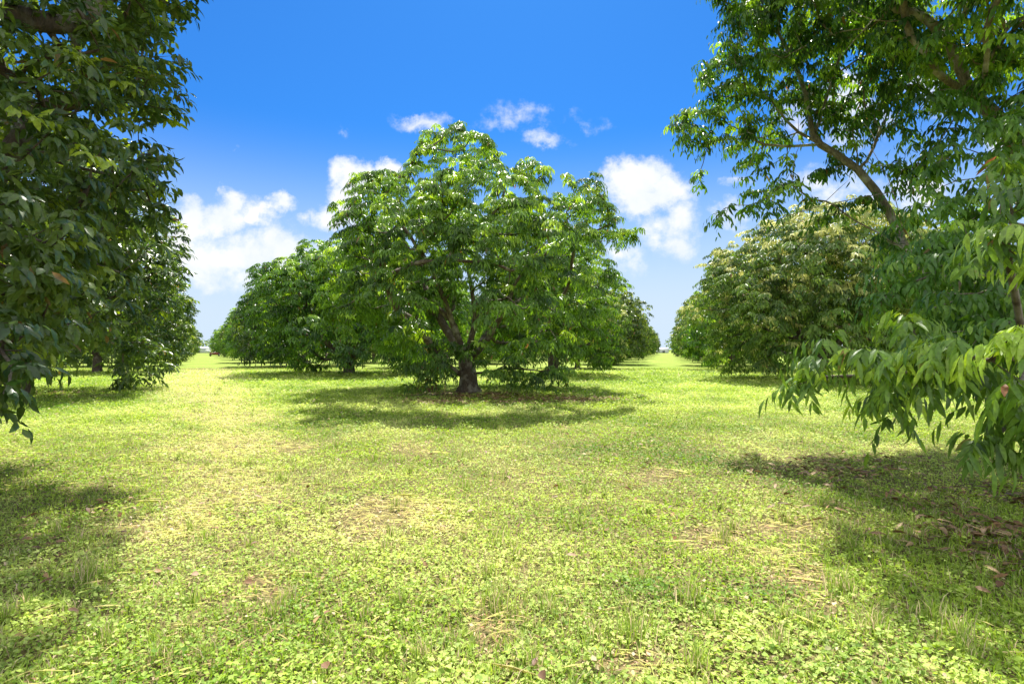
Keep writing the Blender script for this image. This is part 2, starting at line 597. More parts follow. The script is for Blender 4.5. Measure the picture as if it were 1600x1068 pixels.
def clump_points(clumps, dens, r, center, inner=.12, bottom=.35):
    """twig-tip positions in the outer shell of a union of ellipsoids; clumps (k,4) x y z r"""
    C = np.array([c[:3] for c in clumps]); R = np.array([c[3] for c in clumps])
    P = []; O = []
    for i in range(len(C)):
        k = max(4, int(dens * R[i] ** 2 * 12.5))
        d = norm(r.normal(0, 1, (k, 3)))
        keep = (d[:, 2] > -.25) | (r.random(k) < bottom)
        d = d[keep]
        rad = R[i] * (1 - .38 * r.random(len(d)) ** 1.6)
        p = C[i] + d * rad[:, None] * np.array([1, 1, .82])
        # reject those well inside another clump
        dd = np.linalg.norm((p[:, None, :] - C[None]) / np.array([1, 1, .82]), axis=2) / R[None]
        dd[:, i] = 9
        inside = (dd < .70).any(1)
        ok = ~inside | (r.random(len(p)) < inner)
        P.append(p[ok]); O.append(norm(d[ok] * .7 + norm(p[ok] - center) * .6))
    return np.vstack(P), np.vstack(O)


def random_clumps(r, R, H, skirt, n, shape=1.0, rmin=.17, rmax=.27):
    """dome of clumps, base at z=skirt, top at z=H"""
    cl = []
    hz = (H - skirt)
    for i in range(n):
        t = (i + .5) / n
        z = -.55 + 1.55 * t ** .85
        z = min(z, 1)
        az = i * 2.39996 + r.normal(0, .25)
        rr = math.sqrt(max(0, 1 - (max(z, 0)) ** 2.2)) if z > 0 else math.sqrt(1 - (z / .75) ** 2 * .5)
        k = 1 + r.normal(0, .07)
        rad = R * r.uniform(rmin, rmax)
        x = math.cos(az) * rr * (R - rad * .8) * k; y = math.sin(az) * rr * (R - rad * .8) * k
        zc = skirt + hz * .40 + (z * hz * .60 if z > 0 else z * hz * .62) - (rad * .6 if z > .5 else 0)
        cl.append((x, y, max(zc, skirt + rad * .5), rad))
    for i in range(n // 3):      # inner fill
        az = r.random() * 2 * PI; q = math.sqrt(r.random()) * R * .6
        cl.append((math.cos(az) * q, math.sin(az) * q, skirt + hz * r.uniform(.35, .8), R * .24))
    return cl


def build_tree(name, loc, clumps, chains, seed, mat, bark, dens, style, arcs, per, L, ll, lw, hq,
               r_trunk, min_r=.004, inner_pts=60, young=.12, young_up=.25, tone_base=.45, bf=.25, flare=1.5,
               inner=.12, bottom=.35, drymass=0.01, chmin=.5, patch=0.5, tipr=.006):
    r = np.random.default_rng(seed)
    root = bpy.data.objects.new(name, None)
    root.empty_display_size = .5
    COL.objects.link(root)
    root.location = loc
    zc = np.mean([c[2] for c in clumps])
    cen = np.array([np.mean([c[0] for c in clumps]), np.mean([c[1] for c in clumps]), zc - .8])
    T, O = clump_points(clumps, dens, r, cen, inner, bottom)
    ok = T[:, 2] > .28
    T, O = T[ok], O[ok]
    C = np.array([c[:3] for c in clumps])
    hub = np.asarray(chains[0][-1], float)
    gi = []
    for i in range(inner_pts):
        c = C[r.integers(len(C))]
        f = r.uniform(.3, .95)
        gi.append(hub + (c - hub) * f + r.normal(0, .3, 3))
    gi = np.array([g for g in gi if g[2] > chmin + .1] or [hub + np.array([0, 0, .3])])
    CH_MIN[0] = chmin
    nodes, par, n0, n = grow(chains, np.vstack([gi, T]), bf)
    V, Fc, LT, P = tube_mesh(nodes, par, tipr, r_trunk, min_r, flare)
    mesh_from('trunk', V, Fc, LT, bark, root)
    tips = P[n0 + len(gi): n0 + n]

    # clump-wise tone: some sprays young and bright, others old and dark
    tone = np.clip(tone_base + .85 * (fbm(T[:, 0] * .7 + T[:, 2] * .5 + 50, T[:, 1] * .7 + T[:, 2] * .6 + 50, seed) - .5) * 2 + r.normal(0, .24, len(T)), 0, 1)
    upness = np.clip(O[:, 2], 0, 1)
    yn = fbm(T[:, 0] * 1.1 + 90 + T[:, 2], T[:, 1] * 1.1 + 90 - T[:, 2] * .7, seed + 5)
    prob = young + young_up * upness ** 2 * np.clip((yn - patch + .25) * 3, 0, 1.6)
    yv = np.where(r.random(len(T)) < prob, .35 + .6 * r.random(len(T)), .05 * r.random(len(T)))
    A = sprays(tips, O, r, style, arcs, per, L, ll, lw, hq, yv, tone, drymass)
    mesh_from('crown', A[0], A[1], A[2], mat, root, A[3])
    return root


# ------------------------------------------------------------------ the main tree
def px_clump(px, py, rpx, d, x0, y0):
    w = W(px, py, d)
    return (w[0] - x0, w[1] - y0, w[2], rpx / F * d)


def main_tree():
    D = 19.9
    base = np.array([(732 - CX) / F * D, D])
    pts = [(702, 210, 28), (742, 224, 28), (718, 205, 14), (668, 246, 27), (772, 262, 24), (722, 275, 40), (832, 268, 27), (800, 296, 35),
           (880, 290, 20), (925, 285, 19), (935, 322, 24), (900, 328, 28), (956, 350, 22), (988, 366, 16), (962, 378, 17),
           (915, 372, 30), (868, 360, 38), (832, 330, 36), (780, 345, 45), (640, 285, 33), (592, 288, 28), (565, 305, 24),
           (606, 335, 38), (552, 348, 28), (538, 376, 15), (570, 392, 30), (548, 412, 15), (566, 432, 26), (600, 455, 30),
           (622, 405, 38), (662, 340, 44), (706, 335, 44), (742, 385, 46), (692, 405, 42), (800, 405, 42), (858, 425, 38),
           (902, 440, 24), (884, 480, 26), (832, 470, 38), (872, 520, 22), (782, 475, 42), (822, 530, 28),
           (650, 470, 28), (650, 522, 28), (684, 560, 22), (642, 572, 15), (668, 590, 10), (744, 548, 24), (772, 572, 20),
           (804, 586, 18), (860, 586, 20), (838, 594, 16), (875, 575, 16), (790, 560, 22), (820, 565, 18), (665, 578, 20), (700, 570, 16), (650, 580, 14), (640, 600, 8), (690, 545, 24), (618, 500, 20), (700, 300, 30)]
    cl = []
    r = np.random.default_rng(3)
    for (px, py, rp) in pts:
        u = (px - 752) / 245; v = (py - 400) / 205
        s = math.sqrt(max(0, 1 - u * u - v * v * .85)) * 6.2
        low = py > 540
        if low:
            cl.append(px_clump(px, py, rp, D - .9 - r.random() * 1.2, *base))
        else:
            cl.append(px_clump(px, py, rp * .97, D - s * (.75 + .25 * r.random()), *base))
            if s > 1.2:
                cl.append(px_clump(px + r.normal(0, 10), py + r.normal(0, 10), rp * .9, D + s * .85, *base))
    for (x, y, z, q) in [(4.6, .5, 2.9, .9), (3.9, 2.6, 3.0, 1.0), (2.6, 3.9, 2.6, 1.0), (.6, 4.6, 2.8, 1.0), (-1.6, 4.4, 2.6, 1.0), (-3.4, 3.4, 3.0, 1.0), (-4.6, 1.2, 3.2, .9), (1.5, 2.6, 4.6, 1.0), (-1.5, 2.6, 4.8, 1.0), (0, .8, 5.8, 1.0), (-1.6, 1.0, 6.6, 1.0), (1.7, 1.0, 6.4, 1.0), (-3.2, .6, 5.9, .9), (3.2, .8, 5.6, .9), (0, -.8, 4.4, .9), (-3.2, -1.0, 5.2, .8), (-1.7, -.8, 5.6, .8), (0, -.6, 6.0, .8), (1.7, -.9, 5.4, .8), (3.4, -1.0, 5.0, .8), (-2.2, -1.6, 3.4, .6), (2.4, -1.6, 3.4, .6), (-4.4, -.9, 4.6, .7), (-1.2, -.6, 3.7, .8), (1.2, -.4, 3.6, .8), (-2.8, -.8, 4.2, .9), (3.0, -.6, 4.0, .9), (-4.2, -.8, 3.6, .9), (4.3, -1.0, 4.2, .8), (-2.2, -5.0, 5.2, .8), (-.4, -5.2, 5.4, .8), (1.6, -5.0, 5.2, .8), (1.6, -1.0, 4.4, .8), (-1.4, 2.2, 3.6, .9), (1.2, 1.6, 3.0, .9), (2.4, -1.2, 3.2, .8), (-2.6, 1.8, 3.4, .9), (2.6, .6, 4.4, .9), (-2.6, .6, 4.8, .9), (3.8, 2.2, 1.7, .8), (-3.2, 2.6, 2.2, .9), (1.2, 4.0, 1.8, .9), (-4.2, -1.2, 2.6, .6)]:
        cl.append((x, y, z, q))
    def P(px, py, dd=0):
        w = W(px, py, D + dd); return (w[0] - base[0], w[1] - base[1], w[2])
    chains = [[(0, 0, -.12), (.02, 0, .25), (0, 0, .8), P(731, 572)],
              [P(728, 575), P(722, 540, -.2), P(706, 500, -.5), P(690, 455, -.8), P(672, 420, -1.0), P(645, 370, -1.5), P(610, 330, -1.6)],
              [P(726, 560), P(745, 510, .4), P(738, 455, .2), P(728, 400, 0), P(716, 320, -.2), P(705, 260, 0)],
              [P(708, 505, -.4), P(684, 475, -.2), P(650, 462, -.2), P(610, 440, -.5), P(575, 400, -.5)],
              [P(740, 560), P(770, 520, -.6), P(792, 470, -1.2), P(815, 420, -1.4), P(860, 370, -1.0), P(925, 340, -.4)],
              [P(742, 510, .4), P(772, 450, 1.2), P(800, 370, 1.4), P(815, 300, 1.2)],
              [P(730, 562), P(700, 520, 1.5), P(660, 440, 2.8), P(620, 360, 3.0)],
              [P(735, 560), P(765, 520, 2.0), P(820, 450, 3.2)],
              [P(736, 585), P(790, 575, -.9), P(850, 578, -1.3)],
              [P(726, 588), P(690, 566, -1.0), P(655, 560, -1.3)]]
    t = build_tree('orchard_tree', (base[0], base[1], 0), cl, chains, 27, M_LYCHEE, M_BARK, 4.7, 'pinnate', 5, 8,
                   .33, .205, .052, False, .30, min_r=.006, inner_pts=40, young=.10, young_up=.55, tone_base=.55,
                   inner=.3, bottom=.45, chmin=.75, bf=.2, flare=1.8)
    tag(t, 'large spreading green lychee tree standing alone in the middle of the lawn', 'tree', 'orchard trees')
    # dry brown leaves hanging off a broken low branch
    r = np.random.default_rng(5)
    k = 110
    b = np.stack([r.uniform(-1.65, -.95, k), r.uniform(-1.3, -.9, k), r.uniform(.3, 1.15, k)], 1)
    A = leaf_arrays(b, norm(r.normal(0, .35, (k, 3)) + np.array([0, 0, -1.])), norm(r.normal(0, 1, (k, 3))),
                    r.uniform(.12, .2, k), r.uniform(.05, .08, k), np.stack([r.random(k) * .6, r.random(k) * .2, r.random(k) * .7], 1), True)
    o = mesh_from('dead_leaves', A[0], A[1], A[2], M_LITTER, t, A[3])
    o['label'] = 'dry brown leaves hanging from a broken low branch'
    return t, base


main, MB = main_tree()


# ------------------------------------------------------------------ near right tree
def near_right_tree():
    bx, by = 7.6, 6.6
    def c(px, py, d, rm): 
        if py < 380 and d > 7.9: d *= 1.13; rm *= 1.13
        w = W(px, py, d); return (w[0] - bx, w[1] - by, w[2], rm)
    cl = []
    for (px, py, rp, d) in [(1056, 208, 22, 9.3), (1095, 190, 34, 9.2), (1130, 120, 38, 9.2), (1172, 45, 46, 9.2), (1150, 160, 38, 9.0),
                        (1200, 105, 44, 9.0), (1236, 35, 48, 8.8), (1180, 215, 34, 9.3), (1122, 232, 20, 9.4), (1088, 286, 12, 9.6),
                        (1150, 322, 18, 8.6), (1122, 342, 13, 8.4), (1195, 312, 26, 8.8), (1235, 300, 26, 8.5), (1285, 335, 24, 8.6),
                        (1240, 185, 40, 9.6), (1300, 95, 52, 9.2), (1300, 25, 52, 9.0), (1370, 55, 54, 8.4), (1345, 150, 40, 9.6),
                        (1405, 175, 44, 9.0), (1435, 105, 56, 8.0), (1450, 30, 60, 7.6), (1510, 90, 62, 7.0), (1560, 30, 70, 6.6),
                        (1480, 190, 48, 7.6), (1525, 235, 48, 7.0), (1590, 130, 60, 7.2), (1585, 260, 50, 6.6), (1450, 262, 40, 8.2),
                        (1325, 245, 26, 9.4), (1290, 275, 20, 9.2), (1222, 262, 22, 9.2), (1350, 318, 20, 9.0), (1385, 262, 20, 9.2), (1178, 262, 18, 9.4), (1320, 195, 26, 9.6), (1110, 145, 26, 9.2), (1085, 215, 22, 9.3), (1145, 200, 30, 9.0), (1160, 100, 36, 9.2), (1470, 325, 44, 7.4), (1420, 370, 38, 8.0), (1540, 330, 55, 6.6), (1600, 200, 50, 6.4),
                        (1230, -40, 60, 9.2), (1330, -60, 70, 9.0), (1160, -30, 40, 9.0), (1450, -80, 80, 7.6), (1560, -120, 100, 6.8),
                        # mid fill behind the near skirts
                        (1400, 470, 32, 6.3), (1460, 500, 40, 5.8), (1520, 455, 45, 5.4), (1580, 500, 48, 5.2), (1430, 425, 36, 6.3), (1550, 400, 44, 5.6), (1500, 540, 40, 5.3), (1450, 420, 50, 6.8), (1520, 400, 60, 6.2), (1590, 430, 60, 5.8), (1480, 500, 55, 6.3), (1420, 500, 38, 6.6),
                        (1550, 510, 60, 5.8), (1600, 560, 60, 5.6), (1500, 560, 50, 6.0), (1570, 600, 50, 5.6), (1440, 570, 36, 6.0)]:
        cl.append(c(px, py, d, 1.13 * rp / F * d))
    for (x, y, z, q) in [(3.9, 8.3, 8.3, .9), (4.6, 7.4, 7.7, 1.0), (4.5, 9.2, 8.9, 1.0), (5.4, 9.6, 8.4, 1.1), (5.6, 6.6, 7.2, 1.0), (5.4, 8.2, 8.0, 1.1), (5.0, 8.6, 8.6, .9), (3.9, 9.6, 8.9, .9), (4.7, 10.3, 8.8, 1.0), (5.8, 11, 8.4, 1.2), (6.8, 11.6, 7.8, 1.2), (3.2, 6.8, 7.1, .85), (3.9, 5.8, 6.9, .95), (4.6, 4.9, 6.3, 1.0), (5.4, 5.4, 6.6, .9), (3.4, 8.0, 8.0, .8), (4.6, 6.4, 7.2, 1.0),  (7, 7, 8.0, 1.5), (8.6, 6, 8.2, 1.5), (5.4, 8.4, 7.6, 1.3), (9.8, 8, 7.2, 1.6), (11, 6, 6.2, 1.5), (8, 9.6, 7.2, 1.4),
                         (6.4, 10.2, 6.6, 1.1), (10.4, 10, 5.6, 1.3), (12, 8, 4.5, 1.3), (10.5, 4, 6, 1.5), (8.4, 3.8, 6.8, 1.3),
                         (11.6, 5, 3.6, 1.4), (6.6, 5.2, 7.4, 1.1), (3.9, 7.7, 8.2, .85), (4.8, 8.8, 8.4, 1.1), (6, 8.8, 8.2, 1.3), (5.6, 7.4, 7.8, 1.2), (6.6, 7.8, 6.9, 1.2), (7.5, 8.6, 7, 1.3), (5.3, 6.2, 6.8, 1.0), (4.3, 5.1, 6.4, .8), (6.4, 6.6, 7.0, 1.1), (5.0, 4.4, 5.9, .8), (9.5, 10.6, 3.6, 1.1), (4.6, 9.6, 7.2, .9), (7.6, 5.2, 5.5, 1.2), (6.2, 5.6, 6.2, .8), (9, 3, 4.4, 1.3)]:
        cl.append((x - bx, y - by, z, q))  # rest of the crown, with unseen high clumps added to shade the lawn
    def P(px, py, d):
        if py < 380 and d > 7.9: d *= 1.13
        w = W(px, py, d); return (w[0] - bx, w[1] - by, w[2])
    chains = [[(0, 0, -.1), (.0, .05, .3), (-.1, .1, 1.0), (-.25, .3, 1.7)],
              [(-.25, .4, 1.8), P(1440, 430, 8.6), P(1402, 358, 8.8), P(1378, 300, 9.0), P(1345, 258, 9.2), P(1308, 232, 9.3), P(1270, 222, 9.4), P(1228, 236, 9.3), P(1190, 225, 9.3), P(1130, 215, 9.3)],
              [P(1272, 222, 9.4), P(1268, 180, 9.4), P(1258, 120, 9.4), P(1235, 80, 9.3), P(1215, 30, 9.2)],
              [P(1276, 218, 9.4), P(1290, 165, 9.5), P(1310, 110, 9.4), P(1330, 40, 9.2)],
              [P(1358, 270, 9.1), P(1368, 225, 9.2), P(1382, 190, 9.0), P(1410, 130, 8.6), P(1440, 50, 8.0)],
              [(-.25, .4, 1.8), (-.6, .6, 3.1), P(1600, 198, 7.6), P(1556, 172, 7.8), P(1510, 150, 7.8), P(1470, 110, 7.6)],
              [(-.2, .3, 1.9), (.3, .2, 3.5), (.6, 0, 5.2), (.4, -.3, 7.0)],
              [(-.1, .2, 1.7), (1.6, 0, 3.0), (3.2, -.2, 4.4)],
              [(-.2, .2, 1.6), (-1.2, -.6, 2.2), (-2.4, -1.2, 2.0), (-3.3, -1.4, 1.75)],
              [(-.2, .2, 1.7), (.9, 1.8, 3.0), (1.6, 3.0, 4.4)]]
    t = build_tree('orchard_tree', (bx, by, 0), cl, chains, 33, M_LYCHEE, M_BARK_P, 8.5, 'pinnate', 4, 6,
                   .25, .14, .038, True, .15, min_r=.003, inner_pts=130, young=.12, young_up=.5, tone_base=.62, patch=.35,
                   inner=.22, bottom=.5, chmin=1.4, bf=.18)
    tag(t, 'airy tree at the right edge whose leafy limbs reach far over the lawn', 'tree', 'orchard trees')
    # the near low boughs with long drooping leaves
    r = np.random.default_rng(9)
    low = [(1262, 592, 30, 4.9), (1240, 612, 18, 5.0), (1310, 562, 28, 4.5), (1350, 570, 32, 4.3), (1385, 600, 28, 4.2), (1345, 625, 24, 4.8),
           (1370, 655, 24, 4.9), (1400, 650, 24, 4.7), (1440, 585, 42, 4.0), (1500, 565, 44, 3.8), (1555, 560, 46, 3.6),
           (1600, 590, 50, 3.4), (1480, 625, 36, 4.2), (1545, 630, 40, 4.0), (1595, 660, 36, 3.9), (1500, 715, 22, 3.9), (1545, 732, 22, 3.8), (1595, 715, 26, 3.7),
           (1585, 385, 32, 3.8), (1548, 400, 24, 4.0), (1605, 460, 36, 3.8), 
           (1395, 520, 22, 4.8), (1545, 268, 24, 4.6), (1590, 320, 34, 4.0), (1450, 540, 30, 4.4)]
    cl2 = [c(px + 14, py - 18, d, rp / F * d) for (px, py, rp, d) in low]
    ch = [[(-.2, .2, 1.55), P(1600, 560, 4.9), P(1560, 550, 4.4), P(1480, 560, 4.2)],
          [P(1600, 560, 4.9), P(1600, 480, 4.6), P(1570, 420, 4.3), P(1540, 300, 4.5)],
          [P(1560, 560, 4.6), P(1450, 580, 4.5), P(1350, 590, 4.7), P(1270, 590, 4.9)],
          [P(1600, 575, 4.8), P(1590, 660, 4.3), P(1550, 705, 3.9)]]
    T, O = clump_points(cl2, 15, r, np.array([-1.5, 1, .2]), .45, .5)
    CH_MIN[0] = .5
    nodes, par, n0, n = grow(ch, T, .3)
    V, Fc, LT, Pp = tube_mesh(nodes, par, .004, .06, .003, 1.0)
    o = mesh_from('low_branch', V, Fc, LT, M_BARK, t)
    tips = Pp[n0:n0 + n]
    yv = np.where(r.random(len(T)) < .48 * np.clip(O[:, 2] + .35, 0, 1), .25 + .5 * r.random(len(T)), .05)
    tone = np.clip(.5 + r.normal(0, .22, len(T)), 0, 1)
    A = sprays(tips, O, r, 'pinnate', 3, 9, .29, .16, .034, True, yv, tone, .006)
    o2 = mesh_from('low_foliage', A[0], A[1], A[2], M_LYCHEE, t, A[3])
    return t


near_right_tree()


# ------------------------------------------------------------------ near left tree
def near_left_tree():
    bx, by = -8.6, 4.6
    cl = []
    r = np.random.default_rng(11)
    def c(px, py, d, rp):
        w = W(px, py, d); return (w[0] - bx, w[1] - by, w[2], rp / F * d)
    for row in [(234, 15, 7.6, 44), (226, 80, 7.4, 50), (236, 145, 7.4, 40), (225, 190, 7.2, 50), (236, 222, 7.6, 30), (215, 262, 7.2, 44), (205, 320, 7.2, 44),
                (190, 380, 7.0, 44), (180, 430, 6.9, 40), (150, 470, 6.7, 38), (110, 500, 6.3, 40), (180, 20, 7.0, 60), (170, 110, 6.6, 60),
                (120, 60, 6.2, 70), (60, 20, 5.8, 80), (110, 170, 6.0, 70), (50, 120, 5.6, 80), (150, 250, 6.4, 60), (80, 260, 5.6, 75),
                (20, 220, 5.0, 80), (140, 330, 6.4, 60), (70, 350, 5.6, 75), (10, 320, 4.9, 80), (130, 410, 6.2, 56), (60, 430, 5.4, 66),
                (0, 420, 4.8, 75), (60, 500, 5.2, 50), (10, 520, 4.6, 60), (30, 570, 4.5, 40), (0, 600, 4.4, 40), (-60, 560, 4.6, 70),
                (240, -50, 8.0, 60), (180, -80, 7.4, 80), (60, -90, 6.6, 100), (-60, 60, 5.4, 90), (-60, 200, 5.0, 90), (-60, 400, 4.7, 90),
                (20, 555, 5.4, 50), (85, 545, 6.0, 28), (200, 345, 8.0, 40), (190, 130, 8.6, 60), (190, 40, 9, 70), (180, 260, 8.8, 55)]:
        cl.append(c(*row))
    for (x, y, z, q) in [(-3.0, 7.4, 8.3, .7), (-2.8, 6.6, 8.1, .6), (-3.6, 9.0, 9.7, .8), (-4.2, 10.0, 10.2, .9), (-4.7, 11.0, 10.7, .9), (-5.4, 10.2, 9.8, 1.0), (-3.7, 7.6, 8.1, .7), (-4.6, 8.9, 9.4, .8), (-5.3, 9.4, 9.5, .9), (-6.2, 9.0, 8.4, 1.0), (-3.4, 6.7, 7.6, .6), (-4.5, 7.9, 8.5, .8), (-5.1, 8.4, 8.9, .9), (-5.2, 3.9, 5.6, 1.0), (-5.6, 5.0, 7.2, 1.2), (-5.0, 6.4, 7.6, 1.0), (-6.2, 3.0, 4.6, 1.1), (-7.5, 6, 8, 1.6), (-9.5, 7, 8.3, 1.6), (-9, 4.5, 7.5, 1.6), (-6.2, 7.6, 7.4, 1.4), (-7.6, 9, 7.0, 1.4), (-11, 9, 6, 1.8), (-12.6, 6, 5, 1.8),
                         (-11, 4, 6, 1.7), (-10, 2.4, 4, 1.6), (-8, 2.8, 5, 1.5), (-6.8, 3.6, 5.6, 1.3), (-10, 9, 3.5, 1.4), (-12.8, 8, 3, 1.5), (-7.4, 8.6, 4.5, 1.2),
                         (-6.3, 3.2, 3.2, 1.0), (-7.6, 2.6, 2.6, 1.1), (-7, 7.9, 2.4, .9)]:
        cl.append((x - bx, y - by, z, q))  # off-view crown, including high clumps added to shadow the left foreground
    chains = [[(0, 0, -.1), (.0, .0, .4), (.1, 0, 1.1)],
              [(.1, 0, 1.2), (.9, .3, 2.4), (1.9, .6, 3.8), (2.6, .9, 5.2)],
              [(.1, 0, 1.2), (-.6, .6, 2.6), (-1.4, 1.2, 4.2), (-1.8, 1.5, 6)],
              [(.1, 0, 1.2), (.2, -.9, 2.3), (.7, -1.8, 3.2), (1.5, -2.2, 3.6)],
              [(.1, 0, 1.2), (.8, 1.4, 2.2), (1.5, 2.4, 3.4)],
              [(.1, 0, 1.2), (.1, .1, 3), (.2, .2, 5), (.1, 0, 7)],
              [(.1, 0, 1.1), (1.2, -.6, 1.6), (2.8, -1.1, 1.9), (3.8, -1.3, 1.9)]]
    t = build_tree('orchard_tree', (bx, by, 0), cl, chains, 44, M_BROAD, M_BARK_D, 7.0, 'whorl', 4, 5,
                   .23, .14, .052, True, .30, min_r=.004, inner_pts=60, young=.05, young_up=.14, tone_base=.42,
                   inner=.3, bottom=.75, chmin=1.0, bf=.2)
    tag(t, 'tall dark broad-leaved tree filling the left edge of the photo', 'tree', 'orchard trees')


near_left_tree()


# ------------------------------------------------------------------ orchard rows
def dome_tree(seed, R, H, skirt, mat, bark, fork='v', loc=(0, 0, 0), n=44, dens=1.0, arcs=4, per=5, L=.36, ll=.27, lw=.085,
              trunk=.24, hq=False, style='pinnate', young=.05, young_up=.35, tone_base=.45, patch=.5, extra=(), sx=1.0):
    r = np.random.default_rng(seed)
    cl = [(x * sx, y, z, q) for (x, y, z, q) in random_clumps(r, R, H, skirt, n)] + list(extra)
    a0 = r.random() * 2 * PI
    fz = .65 if fork == 'v' else 1.15
    chains = [[(0, 0, -.1), (0, .02, .3), (.03, 0, fz)]]
    k = 5
    for i in range(k):
        a = (0 if i == 0 else (PI if i == 1 else a0 + i * 2 * PI / k))
        q = r.uniform(.75, 1.1)
        up = r.uniform(.8, 1.2)
        chains.append([(.03, 0, fz), (math.cos(a) * .7 * q, math.sin(a) * .7 * q, fz + .55 * up), (math.cos(a) * 1.5 * q, math.sin(a) * 1.5 * q, fz + 1.5 * up),
                       (math.cos(a + .3) * 2.3 * q, math.sin(a + .3) * 2.3 * q, fz + 2.9 * up)])
    chains.append([(.03, 0, fz), (.2, .1, 2.2), (.1, -.1, 3.6), (0, 0, min(5.5, H * .65))])
    return build_tree('orchard_tree', loc, cl, chains, seed + 100, mat, bark, dens, style, arcs, per, L, ll, lw, hq,
                      trunk, min_r=.012, inner_pts=60, young=young, young_up=young_up, tone_base=tone_base, inner=.12,
                      bottom=.75, chmin=fz - .05, patch=patch, flare=1.35)


def copy_tree(src, loc, rz, sc):
    o = src.copy(); COL.objects.link(o)
    o.location = loc; o.rotation_euler = (0, 0, rz); o.scale = sc
    for ch in src.children:
        c = ch.copy(); COL.objects.link(c); c.parent = o
    return o


ORD = ['first', 'second', 'third', 'fourth', 'fifth', 'sixth', 'seventh', 'eighth', 'ninth', 'tenth', 'eleventh', 'twelfth', 'thirteenth', 'fourteenth']
GR = 'orchard trees'

# left row of the left alley
tA = dome_tree(201, 5.0, 10.0, .35, M_BROAD, M_BARK_D, 'y', loc=(-17.2, 19.2, 0), dens=3.6, style='whorl', arcs=4, per=5, L=.3, ll=.24, lw=.085, young=.03, young_up=.25, tone_base=.5, trunk=.3)
tag(tA, 'dark round tree with a leaning trunk behind the big left tree', 'tree', GR)
tA2 = dome_tree(202, 5.2, 9.2, .4, M_BROAD, M_BARK_D, 'y', loc=(-27.6, 36.6, 0), dens=3.2, style='whorl', L=.32, ll=.26, lw=.095, young=.05, young_up=.6, tone_base=.55)
tag(tA2, 'dark dense tree, second along the left side of the left grass alley', 'tree', GR)

# right row of the left alley: first tree unique
tB = dome_tree(211, 6.0, 8.7, .4, M_LYCHEE, M_BARK_D, 'v', loc=(-10.5, 35.4, 0), dens=3.4, young=.08, young_up=.55, tone_base=.55, patch=.35, trunk=.32)
tag(tB, 'wide bushy tree with a forked dark trunk, just left behind the central tree', 'tree', GR)
# right alley first trees
tC = dome_tree(221, 4.3, 7.4, 1.0, M_LYCHEE, M_BARK_D, 'y', loc=(2.5, 33.3, 0), dens=3.3, young=.05, young_up=.45, tone_base=.45, trunk=.3)
tag(tC, 'dark leaning-trunk tree just right behind the central tree', 'tree', GR)
tR = dome_tree(231, 5.9, 8.8, .5, M_LYCHEE_PALE, M_BARK_D, 'y', loc=(15.5, 27.6, 0), n=60, dens=3.3, style='pinnate', L=.34, ll=.24, lw=.07, arcs=4, per=6, young=.05, young_up=1.0, tone_base=.45, patch=.38, trunk=.3)
tag(tR, 'big round tree with pale cream new growth behind the right tree limbs', 'tree', GR)
# shared sources for the far ones
s1 = dome_tree(241, 5.2, 8.2, .35, M_LYCHEE, M_BARK_D, 'v', dens=2.1, L=.4, ll=.34, lw=.12, arcs=4, per=4, young=.08, young_up=.7, tone_base=.6, patch=.35)
s2 = dome_tree(242, 5.2, 8.0, .6, M_LYCHEE_PALE, M_BARK, 'y', dens=2.1, L=.4, ll=.34, lw=.12, arcs=4, per=4, young=.10, young_up=.6, tone_base=.6, patch=.4)
s3 = dome_tree(243, 5.2, 8.0, .4, M_BROAD, M_BARK_D, 'y', dens=2.1, L=.4, ll=.34, lw=.13, arcs=4, per=4, young=.06, young_up=.4, tone_base=.55)
used = set()


def put(src, x, y, rz, s, label):
    sc = (s[0], s[0], s[1])
    if src.name not in used:
        used.add(src.name)
        src.location = (x, y, 0); src.rotation_euler = (0, 0, rz); src.scale = sc
        o = src
    else:
        o = copy_tree(src, (x, y, 0), rz, sc)
    tag(o, label, 'tree', GR)
    return o


rr = random.Random(5)
dv = np.array([-9.2, 16.3]); uv = np.array([3.6, 12.8])
# A row
looks = ['bright green bushy tree', 'rounded green tree with low skirts', 'green dome-shaped tree', 'leafy mid green tree']
for k in range(2, 13):
    p = np.array([-1.57, 19.9]) + dv * k + np.array([0, 0])
    src = [s1, s1, s3, s1][k % 4]
    put(src, p[0] + rr.uniform(-.5, .5), p[1] + rr.uniform(-.5, .5), rr.uniform(0, 6.28), (rr.uniform(.96, 1.18), rr.uniform(.92, 1.16)),
        '%s, %s along the right side of the left grass alley' % (looks[k % 4], ORD[k - 1]))
# left row of left alley
for k in range(2, 12):
    p = np.array([-18.8, 20.6]) + np.array([-9.2, 16.2]) * k
    src = [s3, s2, s3][k % 3]
    put(src, p[0] + rr.uniform(-.4, .4), p[1], rr.uniform(0, 6.28), (rr.uniform(1.02, 1.1), rr.uniform(1.0, 1.15)),
        'dark full tree, %s along the left side of the left grass alley' % ORD[k])
# left row of right alley
for k in range(2, 14):
    p = np.array([-1.57, 19.9]) + uv * k
    src = [s2, s1, s2, s3][k % 4]
    put(src, p[0] + (1.0 if k == 3 else 0) + rr.uniform(-.3, .3), p[1] + rr.uniform(-.5, .5), rr.uniform(0, 6.28), (rr.uniform(.78, .96), rr.uniform(.86, 1.1)),
        'round-topped tree, %s along the left side of the right grass alley' % ORD[k - 1])
# right row of right alley
for k in range(1, 13):
    p = np.array([14.6, 28.2]) + uv * k
    src = [s2, s1, s2, s3][k % 4]
    put(src, p[0] + rr.uniform(-.3, .3), p[1] + rr.uniform(-.5, .5), rr.uniform(0, 6.28), (rr.uniform(.88, 1.06), rr.uniform(.86, 1.1)),
        'pale tree, %s along the right side of the right grass alley' % ORD[k])
